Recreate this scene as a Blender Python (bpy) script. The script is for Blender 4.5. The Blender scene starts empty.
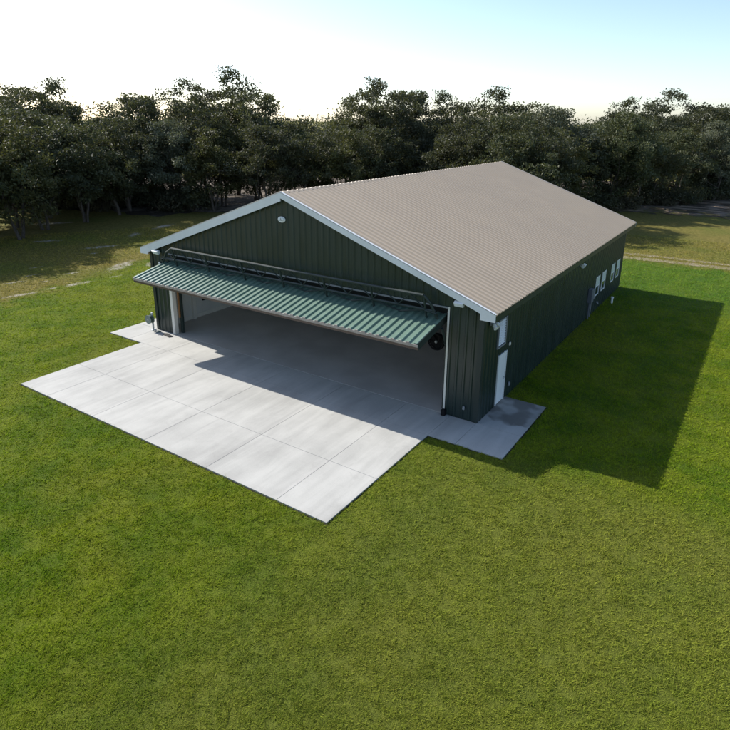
import bpy, bmesh, math, random
import numpy as np
from math import sin, cos, pi, radians, atan2, sqrt
from mathutils import Matrix, Vector

random.seed(7)
rng = np.random.default_rng(11)
scene = bpy.context.scene
col = scene.collection

# ------------------------------------------------------------------ basics
W, L = 18.01, 23.35            # hangar footprint
OF, OS = 0.20, 0.497          # roof overhangs (gable, eave)
ZE, ZR = 4.302, 7.738          # eave tip, ridge
SL = (ZR - ZE) / (W / 2 + OS)
XJ0, XJ1, HD = 1.40, 16.66, 4.18   # door opening
GZ = -0.045                    # lawn level; concrete top is z = 0


def zroof(x):
    return ZE + SL * (min(x, W - x) + OS)


# ------------------------------------------------------------------ node helpers
class NT:
    def __init__(self, name):
        self.m = bpy.data.materials.new(name)
        self.m.use_nodes = True
        self.t = self.m.node_tree
        self.b = self.t.nodes['Principled BSDF']

    def n(self, kind, **kw):
        nd = self.t.nodes.new(kind)
        for k, v in kw.items():
            setattr(nd, k, v)
        return nd

    def l(self, a, b):
        self.t.links.new(a, b)

    def val(self, sock, x):
        if isinstance(x, (int, float)):
            sock.default_value = x
        elif isinstance(x, (tuple, list)):
            sock.default_value = (*x, 1.0) if (len(x) == 3 and len(sock.default_value) == 4) else x
        else:
            self.l(x, sock)

    def math(self, op, a, b=0.0, c=0.0, clamp=False):
        nd = self.n('ShaderNodeMath', operation=op)
        nd.use_clamp = clamp
        for s, x in zip(nd.inputs, (a, b, c)):
            self.val(s, x)
        return nd.outputs[0]

    def mix(self, f, a, b, blend='MIX'):
        nd = self.n('ShaderNodeMix', data_type='RGBA', blend_type=blend)
        self.val(nd.inputs[0], f)
        self.val(nd.inputs[6], a)
        self.val(nd.inputs[7], b)
        return nd.outputs[2]

    def pos(self):
        return self.n('ShaderNodeNewGeometry').outputs['Position']

    def obj(self):
        return self.n('ShaderNodeTexCoord').outputs['Object']

    def noise(self, vec, scale, detail=3, rough=0.55, dist=0.0):
        nd = self.n('ShaderNodeTexNoise')
        self.l(vec, nd.inputs['Vector'])
        nd.inputs['Scale'].default_value = scale
        nd.inputs['Detail'].default_value = detail
        nd.inputs['Roughness'].default_value = rough
        nd.inputs['Distortion'].default_value = dist
        return nd.outputs[0]

    def mapped(self, vec, scale):
        nd = self.n('ShaderNodeMapping')
        self.l(vec, nd.inputs[0])
        nd.inputs['Scale'].default_value = scale
        return nd.outputs[0]

    def ramp(self, f, lo, hi):
        nd = self.n('ShaderNodeMapRange', interpolation_type='SMOOTHSTEP')
        self.val(nd.inputs[0], f)
        nd.inputs[1].default_value = lo
        nd.inputs[2].default_value = hi
        return nd.outputs[0]

    def bump(self, h, strength=0.3, dist=0.02):
        nd = self.n('ShaderNodeBump')
        nd.inputs['Strength'].default_value = strength
        nd.inputs['Distance'].default_value = dist
        self.l(h, nd.inputs['Height'])
        self.l(nd.outputs[0], self.b.inputs['Normal'])

    def out(self, color, rough=0.6, metal=0.0, spec=None):
        self.val(self.b.inputs['Base Color'], color)
        self.val(self.b.inputs['Roughness'], rough)
        self.b.inputs['Metallic'].default_value = metal
        if spec is not None:
            self.b.inputs['Specular IOR Level'].default_value = spec
        return self.m


def painted(name, c, rough=0.45, var=0.18, metal=0.0, scale=2.2, spec=0.5):
    t = NT(name)
    p = t.obj()
    n1 = t.noise(t.mapped(p, (1, 1, 0.25)), scale, 4)
    n2 = t.noise(p, 14.0, 3)
    f = t.math('ADD', t.math('MULTIPLY', n1, 0.7), t.math('MULTIPLY', n2, 0.3))
    f = t.ramp(f, 0.3, 0.7)
    a = tuple(x * (1 - var) for x in c)
    b = tuple(min(1, x * (1 + var)) for x in c)
    colr = t.mix(f, a, b)
    r = t.math('ADD', t.math('MULTIPLY', n1, 0.2), rough - 0.1)
    return t.out(colr, r, metal, spec)


def turf_nodes(t, blade):
    """colour of the turf as a field over the ground: mown green, dry olive beyond, patchy"""
    p = t.pos()
    sx = t.n('ShaderNodeSeparateXYZ')
    t.l(p, sx.inputs[0])
    big = t.noise(p, 0.12, 4, 0.6)
    mid = t.noise(p, 0.55, 4, 0.62)
    fine = t.noise(p, 4.0, 4, 0.7)
    # distance outside the mown rectangle
    dx = t.math('SUBTRACT', t.math('MULTIPLY', t.math('ADD', sx.outputs[1], -3.0), -0.21), t.math('ADD', sx.outputs[0], 12.3))
    dy = t.math('SUBTRACT', sx.outputs[1], 32.6)
    d = t.math('MAXIMUM', dx, dy)
    d = t.math('ADD', d, t.math('MULTIPLY', t.math('SUBTRACT', mid, 0.5), 5.0))
    dry = t.ramp(d, -1.2, 1.6)
    g1, g2 = (0.072, 0.120, 0.004), (0.128, 0.165, 0.008)
    o1, o2 = (0.130, 0.118, 0.022), (0.200, 0.165, 0.045)
    lawn = t.mix(t.ramp(mid, 0.36, 0.64), g1, g2)
    lawn = t.mix(t.math('MULTIPLY', t.ramp(big, 0.45, 0.68), 0.5), lawn, (0.160, 0.165, 0.016))
    # rear right strip is the freshest green
    fresh = t.math('MULTIPLY', t.ramp(sx.outputs[1], 17.0, 24.0), t.ramp(sx.outputs[0], 10.0, 16.0))
    lawn = t.mix(t.math('MULTIPLY', fresh, 0.6), lawn, (0.060, 0.130, 0.016))
    # front right corner is a little duller
    dull = t.math('MULTIPLY', t.ramp(sx.outputs[0], 14.0, 19.0), t.ramp(sx.outputs[1], 0.0, -3.0))
    lawn = t.mix(t.math('MULTIPLY', dull, 0.55), lawn, (0.140, 0.148, 0.028))
    olive = t.mix(t.ramp(fine, 0.3, 0.68), o1, o2)
    olive = t.mix(t.math('MULTIPLY', t.ramp(big, 0.46, 0.64), 0.6), olive, (0.110, 0.130, 0.022))
    c = t.mix(dry, lawn, olive)
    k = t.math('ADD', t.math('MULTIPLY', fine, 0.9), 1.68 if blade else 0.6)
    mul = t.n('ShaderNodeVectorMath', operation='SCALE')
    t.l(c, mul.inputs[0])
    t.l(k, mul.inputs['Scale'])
    return mul.outputs[0], fine, mid


# worn sandy patches on the left lawn: x, y, half length, half width, heading
SAND = [(-11.9, 2.9, 0.85, 0.30, 1.40), (-12.3, -0.75, 0.95, 0.26, 1.35), (-12.2, 1.15, 0.45, 0.16, 1.4), (-11.6, 5.4, 0.5, 0.2, 1.5),
        (-14.0, 7.6, 1.7, 0.55, 2.1), (-12.9, 9.4, 0.9, 0.3, 2.3), (-14.9, 4.2, 0.6, 0.12, 1.3), (-15.6, 0.6, 0.7, 0.12, 1.3), (-14.3, 1.7, 0.5, 0.09, 1.3),
        (-21.4, 10.9, 1.3, 0.45, 1.2), (-19.6, 8.9, 0.35, 0.16, 1.2), (-27.5, 9.6, 1.2, 0.5, 1.0), (-24.0, 16.0, 1.1, 0.4, 2.2), (-25.5, 20.5, 1.4, 0.5, 1.9),
        (-18.6, 3.6, 0.5, 0.12, 1.3), (-10.9, 6.9, 0.3, 0.12, 1.5), (-16.6, 2.2, 0.6, 0.1, 1.4), (-36.0, 15.0, 1.6, .6, 1.1)]


def mat_lawn():
    t = NT('lawn')
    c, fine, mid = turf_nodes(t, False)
    p = t.pos()
    f2 = t.noise(p, 16.0, 4, 0.8)
    c = t.mix(t.math('MULTIPLY', t.ramp(f2, 0.5, 0.72), 0.45), c, (0.050, 0.055, 0.016))
    # bare sand shows through where the turf has worn away
    sx = t.n('ShaderNodeSeparateXYZ')
    t.l(p, sx.inputs[0])
    best = None
    for (x, y, a, b, ro) in SAND:
        ux = t.math('MULTIPLY_ADD', sx.outputs[0], cos(ro) / a, t.math('MULTIPLY_ADD', sx.outputs[1], sin(ro) / a, -(x * cos(ro) + y * sin(ro)) / a))
        uy = t.math('MULTIPLY_ADD', sx.outputs[0], -sin(ro) / b, t.math('MULTIPLY_ADD', sx.outputs[1], cos(ro) / b, -(-x * sin(ro) + y * cos(ro)) / b))
        d2 = t.math('MULTIPLY_ADD', ux, ux, t.math('MULTIPLY', uy, uy))
        best = d2 if best is None else t.math('MINIMUM', best, d2)
    wob = t.math('MULTIPLY', t.math('SUBTRACT', t.noise(p, 1.5, 5, 0.7), 0.5), 6.5)
    wob = t.math('ADD', wob, t.math('MULTIPLY', t.math('SUBTRACT', f2, 0.5), 4.0))
    bare = t.math('MULTIPLY', t.ramp(t.math('ADD', best, wob), 1.7, -0.5), t.ramp(f2, 0.30, 0.52))
    sandc = t.mix(t.ramp(t.noise(p, 5.0, 4, 0.7), 0.3, 0.7), (0.33, 0.29, 0.225), (0.56, 0.52, 0.44))
    c = t.mix(bare, c, sandc)
    vor = t.noise(p, 7.0, 5, 0.8)
    t.bump(t.math('ADD', vor, f2), 0.9, 0.09)
    return t.out(c, 0.95, 0, 0.15)


def mat_blade():
    t = NT('grass_blade')
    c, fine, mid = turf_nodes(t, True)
    rnd = t.n('ShaderNodeNewGeometry').outputs['Random Per Island']
    c2 = t.mix(t.math('MULTIPLY', t.ramp(rnd, 0.62, 0.95), 0.6), c, (0.225, 0.205, 0.050))
    c2 = t.mix(t.math('MULTIPLY', t.ramp(rnd, 0.35, 0.05), 0.4), c2, (0.050, 0.090, 0.010))
    tr = t.n('ShaderNodeBsdfTranslucent')
    t.l(c2, tr.inputs[0])
    ms = t.n('ShaderNodeMixShader')
    ms.inputs[0].default_value = 0.4
    t.out(c2, 0.75, 0, 0.04)
    t.l(t.b.outputs[0], ms.inputs[1])
    t.l(tr.outputs[0], ms.inputs[2])
    t.l(ms.outputs[0], t.t.nodes['Material Output'].inputs[0])
    return t.m


def mat_leaf(name, dark, light, gloss=0.45, trans=0.25):
    t = NT(name)
    info = t.n('ShaderNodeObjectInfo').outputs['Random']
    isl = t.n('ShaderNodeNewGeometry').outputs['Random Per Island']
    nn = t.noise(t.obj(), 0.7, 3)
    f = t.math('ADD', t.math('MULTIPLY', isl, 0.5), t.math('MULTIPLY', t.ramp(nn, 0.35, 0.65), 0.5))
    c = t.mix(f, dark, light)
    c = t.mix(t.math('MULTIPLY', info, 0.35), c, (0.075, 0.068, 0.040))
    t.out(c, 0.62, 0, 0.22)
    tr = t.n('ShaderNodeBsdfTranslucent')
    t.l(t.mix(0.5, c, (0.12, 0.13, 0.02)), tr.inputs[0])
    ms = t.n('ShaderNodeMixShader')
    ms.inputs[0].default_value = trans
    t.l(t.b.outputs[0], ms.inputs[1])
    t.l(tr.outputs[0], ms.inputs[2])
    t.l(ms.outputs[0], t.t.nodes['Material Output'].inputs[0])
    return t.m


def mat_concrete():
    t = NT('concrete')
    p = t.pos()
    big = t.noise(p, 0.35, 5, 0.6)
    st = t.noise(t.mapped(p, (1.9, 0.28, 1)), 0.9, 4, 0.6, 0.6)
    sp = t.noise(p, 30.0, 3, 0.7)
    f = t.math('ADD', t.math('ADD', t.math('MULTIPLY', big, 0.45), t.math('MULTIPLY', st, 0.35)), t.math('MULTIPLY', sp, 0.2))
    c = t.mix(t.ramp(f, 0.33, 0.66), (0.335, 0.330, 0.304), (0.485, 0.478, 0.440))
    blot = t.noise(p, 1.3, 5, 0.7, 1.2)
    c = t.mix(t.math('MULTIPLY', t.ramp(blot, 0.54, 0.74), 0.17), c, (0.20, 0.192, 0.170))
    tyre = t.noise(t.mapped(p, (1.4, 0.10, 1)), 1.3, 4, 0.55, 0.4)
    c = t.mix(t.math('MULTIPLY', t.ramp(tyre, 0.55, 0.7), 0.2), c, (0.235, 0.23, 0.215))
    # darker patch by the side door: its own wavy outline
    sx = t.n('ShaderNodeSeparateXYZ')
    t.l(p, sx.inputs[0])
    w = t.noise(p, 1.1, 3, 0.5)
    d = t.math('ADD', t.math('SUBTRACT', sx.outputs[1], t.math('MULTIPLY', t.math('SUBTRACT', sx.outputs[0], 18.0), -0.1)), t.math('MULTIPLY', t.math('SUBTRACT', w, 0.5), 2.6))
    dark_ground = t.math('MULTIPLY', t.ramp(d, 0.55, 0.85), t.ramp(sx.outputs[0], 17.9, 18.05))
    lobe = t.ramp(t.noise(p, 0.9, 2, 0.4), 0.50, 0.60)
    dark_ground = t.math('MULTIPLY', dark_ground, t.math('SUBTRACT', 1.0, t.math('MULTIPLY', lobe, 0.55)))
    c = t.mix(t.math('MULTIPLY', dark_ground, 0.78), c, (0.105, 0.095, 0.078))
    t.bump(t.math('ADD', sp, t.math('MULTIPLY', st, 0.5)), 0.15, 0.01)
    return t.out(c, 0.85, 0, 0.3)


def mat_floor():
    t = NT('sealed_floor')
    p = t.pos()
    n1 = t.noise(p, 0.5, 4)
    c = t.mix(t.ramp(n1, 0.35, 0.65), (0.42, 0.40, 0.37), (0.52, 0.495, 0.46))
    return t.out(c, t.math('ADD', t.math('MULTIPLY', n1, 0.25), 0.22), 0, 0.5)


def mat_sand():
    t = NT('sand')
    p = t.pos()
    n1 = t.noise(p, 1.6, 5, 0.65)
    n2 = t.noise(p, 9.0, 4, 0.7)
    c = t.mix(t.ramp(n1, 0.35, 0.62), (0.30, 0.265, 0.21), (0.50, 0.465, 0.40))
    c = t.mix(t.math('MULTIPLY', t.ramp(n2, 0.47, 0.60), 0.9), c, (0.150, 0.150, 0.050))
    t.bump(n2, 0.5, 0.04)
    return t.out(c, 0.95, 0, 0.1)


def mat_path():
    t = NT('track_dirt')
    p = t.pos()
    n1 = t.noise(p, 0.9, 5, 0.65)
    n2 = t.noise(p, 6.0, 4, 0.7)
    c = t.mix(t.ramp(n1, 0.35, 0.62), (0.21, 0.165, 0.115), (0.31, 0.255, 0.19))
    c = t.mix(t.ramp(n2, 0.42, 0.56), c, (0.150, 0.145, 0.045))
    t.bump(n2, 0.5, 0.04)
    return t.out(c, 0.95, 0, 0.1)


def mat_litter():
    t = NT('leaf_litter')
    p = t.pos()
    n1 = t.noise(p, 0.22, 5, 0.62)
    n2 = t.noise(p, 5.0, 5, 0.75)
    c = t.mix(t.ramp(n2, 0.32, 0.68), (0.030, 0.024, 0.017), (0.095, 0.075, 0.052))
    sx = t.n('ShaderNodeSeparateXYZ')
    t.l(p, sx.inputs[0])
    east = t.ramp(sx.outputs[0], 4.0, 12.0)
    n3 = t.noise(t.mapped(p, (0.35, 1.0, 1)), 0.45, 5, 0.65)
    c = t.mix(t.ramp(n1, 0.50, 0.60), c, (0.20, 0.165, 0.13))
    c = t.mix(t.math('MULTIPLY', east, t.ramp(n3, 0.47, 0.60)), c, (0.30, 0.225, 0.160))
    c = t.mix(t.math('MULTIPLY', t.ramp(n2, 0.55, 0.7), 0.6), c, (0.06, 0.06, 0.02))
    gr = t.noise(p, 0.8, 5, 0.7)
    c = t.mix(t.math('MULTIPLY', t.math('MULTIPLY', east, t.ramp(gr, 0.46, 0.58)), t.ramp(sx.outputs[1], 72.0, 60.0)), c, (0.105, 0.105, 0.030))
    t.bump(n2, 0.9, 0.12)
    return t.out(c, 0.95, 0, 0.1)


def mat_bark():
    t = NT('bark')
    p = t.obj()
    n1 = t.noise(t.mapped(p, (6, 6, 1.2)), 2.0, 4, 0.7)
    c = t.mix(t.ramp(n1, 0.3, 0.7), (0.045, 0.036, 0.028), (0.135, 0.115, 0.095))
    t.bump(n1, 0.8, 0.05)
    return t.out(c, 0.9, 0, 0.2)


M = dict(
    reel=painted('reel_plastic', (0.165, 0.20, 0.175), 0.5, 0.15),
    green=painted('green_metal_shaded', (0.0110, 0.0250, 0.0215), 0.36, 0.14, spec=0.65),  # wall metal, darkened in colour to carry the shade on it
    green_lit=painted('green_metal_lit', (0.140, 0.222, 0.168), 0.40, 0.08, spec=0.85),  # same metal as the walls, lightened in colour for the sun on it
    green_trim=painted('green_trim', (0.018, 0.028, 0.025), 0.45, 0.1),
    tan=painted('tan_roof_metal', (0.490, 0.392, 0.278), 0.50, 0.03, scale=0.6),
    white=painted('white_trim', (0.72, 0.73, 0.72), 0.45, 0.05),
    cream=painted('cream_trim', (0.66, 0.63, 0.56), 0.5, 0.08),
    liner=painted('white_liner', (0.60, 0.59, 0.55), 0.6, 0.06),
    steel=painted('dark_steel', (0.020, 0.032, 0.028), 0.5, 0.2),
    brown=painted('primer_steel', (0.085, 0.058, 0.045), 0.55, 0.2),
    edge=painted('weathered_edge', (0.34, 0.30, 0.27), 0.55, 0.25),
    grey=painted('grey_metal', (0.24, 0.25, 0.26), 0.45, 0.12),
    box=painted('galvanised_grey', (0.105, 0.115, 0.135), 0.45, 0.15),
    black=painted('black_plastic', (0.007, 0.007, 0.008), 0.75, 0.2, spec=0.2),
    timber=painted('orange_timber', (0.30, 0.145, 0.055), 0.6, 0.2),
    rubber=painted('rubber', (0.016, 0.015, 0.014), 0.85, 0.2),
    hose=painted('green_hose', (0.060, 0.100, 0.080), 0.5, 0.2),
    blind=painted('pale_blind', (0.50, 0.56, 0.48), 0.6, 0.08),
    dark_ground=painted('dark_soil', (0.035, 0.030, 0.020), 0.95, 0.3, spec=0.1),
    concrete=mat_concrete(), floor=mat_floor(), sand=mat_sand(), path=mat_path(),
    litter=mat_litter(), bark=mat_bark(), lawn=mat_lawn(), blade=mat_blade(),
    leaf=mat_leaf('dark_leaf', (0.032, 0.040, 0.021), (0.094, 0.103, 0.058)),
    leaf_mid=mat_leaf('mid_leaf', (0.044, 0.058, 0.024), (0.118, 0.132, 0.064)),
    leaf_pale=mat_leaf('pale_leaf', (0.085, 0.100, 0.062), (0.185, 0.198, 0.128)),
    leaf_olive=mat_leaf('olive_leaf', (0.050, 0.056, 0.018), (0.130, 0.130, 0.046)),
    leaf_dry=mat_leaf('dry_leaf', (0.060, 0.055, 0.034), (0.150, 0.135, 0.085)),
)
_t = NT('window_glass')
M['glass'] = _t.out((0.020, 0.028, 0.034), 0.06, 0, 0.6)
_t = NT('lamp_lens')
M['lens'] = _t.out(_t.mix(_t.ramp(_t.noise(_t.obj(), 9.0), 0.3, 0.7), (0.70, 0.74, 0.75), (0.80, 0.83, 0.84)), 0.2)


# ------------------------------------------------------------------ mesh builder
class MB:
    def __init__(self):
        self.v, self.f, self.smooth = [], [], False

    def add(self, vs, fs):
        o = len(self.v)
        self.v += [tuple(p) for p in vs]
        self.f += [tuple(i + o for i in q) for q in fs]
        return self

    def box(self, x0, x1, y0, y1, z0, z1):
        return self.obox(((x0 + x1) / 2, (y0 + y1) / 2, (z0 + z1) / 2), (x1 - x0, 0, 0), (0, y1 - y0, 0), (0, 0, z1 - z0))

    def obox(self, c, a, b, d):
        c, a, b, d = map(Vector, (c, a, b, d))
        vs = [c + a * (i - .5) + b * (j - .5) + d * (k - .5) for k in (0, 1) for j in (0, 1) for i in (0, 1)]
        fs = [(0, 2, 3, 1), (4, 5, 7, 6), (0, 1, 5, 4), (2, 6, 7, 3), (0, 4, 6, 2), (1, 3, 7, 5)]
        return self.add(vs, fs)

    def tube(self, pts, rad, n=8, cap=True):
        pts = [Vector(p) for p in pts]
        if not isinstance(rad, (list, tuple)):
            rad = [rad] * len(pts)
        vs, fs = [], []
        for i, p in enumerate(pts):
            d = (pts[min(i + 1, len(pts) - 1)] - pts[max(i - 1, 0)]).normalized()
            a = d.cross(Vector((0.31, 0.17, 0.93)))
            if a.length < 1e-3:
                a = d.cross(Vector((1, 0, 0)))
            a.normalize()
            b = d.cross(a)
            for k in range(n):
                th = 2 * pi * k / n
                vs.append(p + (a * cos(th) + b * sin(th)) * rad[i])
        for i in range(len(pts) - 1):
            for k in range(n):
                fs.append((i * n + k, i * n + (k + 1) % n, (i + 1) * n + (k + 1) % n, (i + 1) * n + k))
        if cap:
            fs.append(tuple(range(n - 1, -1, -1)))
            fs.append(tuple((len(pts) - 1) * n + k for k in range(n)))
        return self.add(vs, fs)

    def prism(self, poly, d, axis='y', at=0.0):
        """polygon in (x,z) [axis y], (x,y) [axis z] or (y,z) [axis x], extruded by d from at"""
        def p3(a, b, t):
            return {'y': (a, t, b), 'z': (a, b, t), 'x': (t, a, b)}[axis]
        n = len(poly)
        vs = [p3(a, b, at) for a, b in poly] + [p3(a, b, at + d) for a, b in poly]
        fs = [tuple(range(n)), tuple(range(2 * n - 1, n - 1, -1))]
        fs += [(i, i + n, (i + 1) % n + n, (i + 1) % n) for i in range(n)]
        return self.add(vs, fs)

    def ribbed(self, o, ud, vd, nd, u0, u1, spans, pitch=0.305, h=0.036, bw=0.062, tw=0.032, extra=(), phase=0.0):
        o, ud, vd, nd = map(Vector, (o, ud, vd, nd))
        prof = {}
        k = math.floor((u0 - phase) / pitch) - 1
        while phase + k * pitch < u1 + pitch:
            c = phase + k * pitch
            for du, hh in ((-bw, 0), (-tw, h), (tw, h), (bw, 0)):
                prof[round(c + du, 5)] = hh
            k += 1
        ks = sorted(prof)

        def hgt(u):
            for a, b in zip(ks, ks[1:]):
                if a <= u <= b:
                    return prof[a] + (prof[b] - prof[a]) * (u - a) / max(b - a, 1e-9)
            return 0.0
        us = sorted({u0, u1, *[u for u in ks if u0 < u < u1], *[u for u in extra if u0 < u < u1]})
        for a, b in zip(us, us[1:]):
            if b - a < 1e-6:
                continue
            ha, hb = hgt(a), hgt(b)
            for lo, hi in spans((a + b) / 2):
                la, lb = (lo(a), lo(b)) if callable(lo) else (lo, lo)
                ga, gb = (hi(a), hi(b)) if callable(hi) else (hi, hi)
                self.add([o + ud * a + vd * la + nd * ha, o + ud * b + vd * lb + nd * hb,
                          o + ud * b + vd * gb + nd * hb, o + ud * a + vd * ga + nd * ha], [(0, 1, 2, 3)])
        return self

    def build(self, name, mat, parent=None, smooth=False, bevel=0.0, label=None, weld=False):
        me = bpy.data.meshes.new(name)
        me.from_pydata(self.v, [], self.f)
        me.materials.append(mat)
        me.validate()
        if smooth:
            for p in me.polygons:
                p.use_smooth = True
        ob = bpy.data.objects.new(name, me)
        col.objects.link(ob)
        if parent is not None:
            ob.parent = parent
            # parts are modelled in world coordinates: take out the parents' offset
            off = Vector((0, 0, 0))
            q = parent
            while q is not None:
                off += q.location
                q = q.parent
            me.transform(Matrix.Translation(-off))
        if bevel:
            md = ob.modifiers.new('bevel', 'BEVEL')
            md.width = bevel
            md.segments = 2
            md.limit_method = 'ANGLE'
        if label:
            ob['label'] = label
        return ob


def thing(name, label, cat, loc, group=None):
    o = bpy.data.objects.new(name, None)
    col.objects.link(o)
    o.location = loc
    o['label'] = label
    o['category'] = cat
    if group:
        o['group'] = group
    return o


def struct(o, kind='structure'):
    o['kind'] = kind
    return o


# ------------------------------------------------------------------ setting
def in_rect(x, y, x0, x1, y0, y1):
    return (x > x0) & (x < x1) & (y > y0) & (y < y1)


# the lawn: one sheet to the horizon
lawn = MB()
xs = [-1500, -400, -120, -60, -30, -15, 0, 15, 30, 60, 120, 400, 1500]
for i in range(len(xs) - 1):
    for j in range(len(xs) - 1):
        lawn.add([(xs[i], xs[j], GZ), (xs[i + 1], xs[j], GZ), (xs[i + 1], xs[j + 1], GZ), (xs[i], xs[j + 1], GZ)], [(0, 1, 2, 3)])
o = lawn.build('ground', M['lawn'])
bm_fix = o.data
bm_fix.update()
struct(o)

# concrete: apron of cast slabs and the walk along the front, joints left as real gaps
XA0, XA1, YA, YS = 0.955, 16.95, -7.68, -1.785
XP0, XP1, YP = -1.573, 19.71, 2.744
G = 0.009
ap = MB()
jx = [XA0, 2.95, 6.0, 9.05, 12.1, 15.1, XA1]
jy = [YA, -5.1, YS]
for i in range(len(jx) - 1):
    for j in range(len(jy) - 1):
        ap.box(jx[i] + G / 2, jx[i + 1] - G / 2, jy[j] + G / 2, jy[j + 1] - G / 2, GZ - .1, 0)
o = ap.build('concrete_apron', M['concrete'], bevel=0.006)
struct(o)
wk = MB()
jw = [XP0, 0.0, 2.95, 6.0, 9.05, 12.1, 15.1, XA1, W, XP1]
for i in range(len(jw) - 1):
    wk.box(jw[i] + G / 2, jw[i + 1] - G / 2, YS + G / 2, -0.012, GZ - .1, 0)
wk.box(XP0 + G / 2, -0.012, 0.0, YP, GZ - .1, 0)
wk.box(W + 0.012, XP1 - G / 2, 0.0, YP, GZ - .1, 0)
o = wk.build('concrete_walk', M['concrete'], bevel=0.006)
struct(o)
# bare soil strip along the slab edges
so = MB()
E_ = 0.045
for (x0, x1, y0, y1) in ((XA0 - E_, XA0, YA - E_, YS), (XA1, XA1 + E_, YA - E_, YS - E_), (XA0, XA1, YA - E_, YA), (XP0 - E_, XP0, YS - E_, YP + E_),
                         (XP0, XA0 - E_, YS - E_, YS), (XA1, XP1, YS - E_, YS), (XP1, XP1 + E_, YS - E_, YP + E_), (XP0, -.05, YP, YP + E_), (W + .05, XP1, YP, YP + E_)):
    so.add([(x0, y0, GZ + .004), (x1, y0, GZ + .004), (x1, y1, GZ + .004), (x0, y1, GZ + .004)], [(0, 1, 2, 3)])
struct(so.build('soil_edging', M['dark_ground']))


def blob(cx, cy, a, b, rot, z, n=40, seed=0, rough=0.35):
    r = np.random.default_rng(seed)
    ph = r.uniform(0, 2 * pi, 6)
    vs = [(cx, cy, z)]
    for k in range(n):
        th = 2 * pi * k / n
        m = 1 + rough * sum(sin((q + 2) * th + ph[q]) / (q + 1.5) for q in range(6))
        m *= 1 + r.uniform(-.12, .12)
        x, y = a * m * cos(th), b * m * sin(th)
        vs.append((cx + x * cos(rot) - y * sin(rot), cy + x * sin(rot) + y * cos(rot), z))
    return vs, [(0, k + 1, (k + 1) % n + 1) for k in range(n)]


# a worn wheel track along the back of the mown strip
tr = MB()
for off, wd, sd in ((0.0, 0.42, 1), (1.55, 0.30, 2)):
    r = np.random.default_rng(sd)
    x = 3.0
    pts = []
    while x < 60:
        y = 33.35 + off + 0.03 * (x - 17) + 0.25 * sin(x * 0.31 + sd)
        w = wd * (0.7 + 0.9 * r.random())
        pts.append((x, y - w, y + w))
        x += 0.45
    for a, b in zip(pts, pts[1:]):
        tr.add([(a[0], a[1], GZ + .012), (b[0], b[1], GZ + .012), (b[0], b[2], GZ + .012), (a[0], a[2], GZ + .012)], [(0, 1, 2, 3)])
struct(tr.build('dirt_path', M['path']))

# forest floor
EDGE = [(-75, 8), (-62, 13), (-50, 19), (-41, 23), (-33, 25.5), (-28, 30), (-20, 36), (-11, 44), (-2, 50.5), (5, 55), (9, 57), (14, 58.5), (22, 62), (32, 68), (50, 78), (75, 92)]
ff = MB()
r = np.random.default_rng(5)
fp = []
for (x0, y0), (x1, y1) in zip(EDGE, EDGE[1:]):
    n = int(math.hypot(x1 - x0, y1 - y0) / 0.8)
    for k in range(n):
        t = k / n
        fp.append((x0 + (x1 - x0) * t, y0 + (y1 - y0) * t))
nx, ny = -0.62, 0.78
pr = None
for i, (x, y) in enumerate(fp):
    d = 0.9 * sin(i * 0.21) + 0.6 * sin(i * 0.53 + 1) + r.uniform(-.9, .9) - 0.4 + (2.2 * sin(i * .17) + 1.5 * r.uniform(-1, 1) + 1.5) * (x > 4)
    q = ((x + nx * d, y + ny * d, GZ + .02), (x + nx * 45, y + ny * 45, GZ + .02))
    if pr:
        ff.add([pr[0], q[0], q[1], pr[1]], [(0, 1, 2, 3)])
    pr = q
struct(ff.build('forest_floor', M['litter']))

# ------------------------------------------------------------------ hangar
hangar = thing('aircraft_hangar', 'dark green ribbed steel hangar with tan gable roof and raised front door', 'hangar', (W / 2, L / 2, 0))
X, Y, Z = Vector((1, 0, 0)), Vector((0, 1, 0)), Vector((0, 0, 1))
top = lambda u: zroof(u) - 0.05
T0 = 0.0

# front wall with the big opening
m = MB()
m.ribbed((0, 0, 0), X, Z, -Y, 0, W, lambda u: [(HD, top)] if XJ0 < u < XJ1 else [(-.06, top)], extra=(XJ0, XJ1, W / 2))
m.build('wall', M['green'], hangar)
# rear wall
m = MB()
m.ribbed((0, L, 0), X, Z, Y, 0, W, lambda u: [(-.06, top)], extra=(W / 2,))
m.build('wall', M['green'], hangar)
# side walls
WIN = [(16.42, 17.27), (17.92, 18.77), (20.27, 21.10), (21.70, 22.55)]
WZ0, WZ1 = 0.90, 2.05
DY0, DY1, DZ = 1.66, 2.50, 2.10
LV = (1.44, 2.24, 2.44, 3.58)


def right_spans(u):
    for a, b in WIN:
        if a < u < b:
            return [(-.06, WZ0), (WZ1, 4.38)]
    if DY0 < u < DY1 and LV[0] < u < LV[1]:
        return [(DZ, LV[2]), (LV[3], 4.38)]
    if DY0 < u < DY1:
        return [(DZ, 4.38)]
    if LV[0] < u < LV[1]:
        return [(-.06, LV[2]), (LV[3], 4.38)]
    return [(-.06, 4.38)]


m = MB()
m.ribbed((W, 0, 0), Y, Z, X, 0, L, right_spans, extra=[q for w in WIN for q in w] + [DY0, DY1, LV[0], LV[1]])
m.build('wall', M['green'], hangar)
m = MB()
m.ribbed((0, 0, 0), Y, Z, -X, 0, L, lambda u: [(-.06, 4.38)])
m.build('wall', M['green'], hangar)

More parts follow.
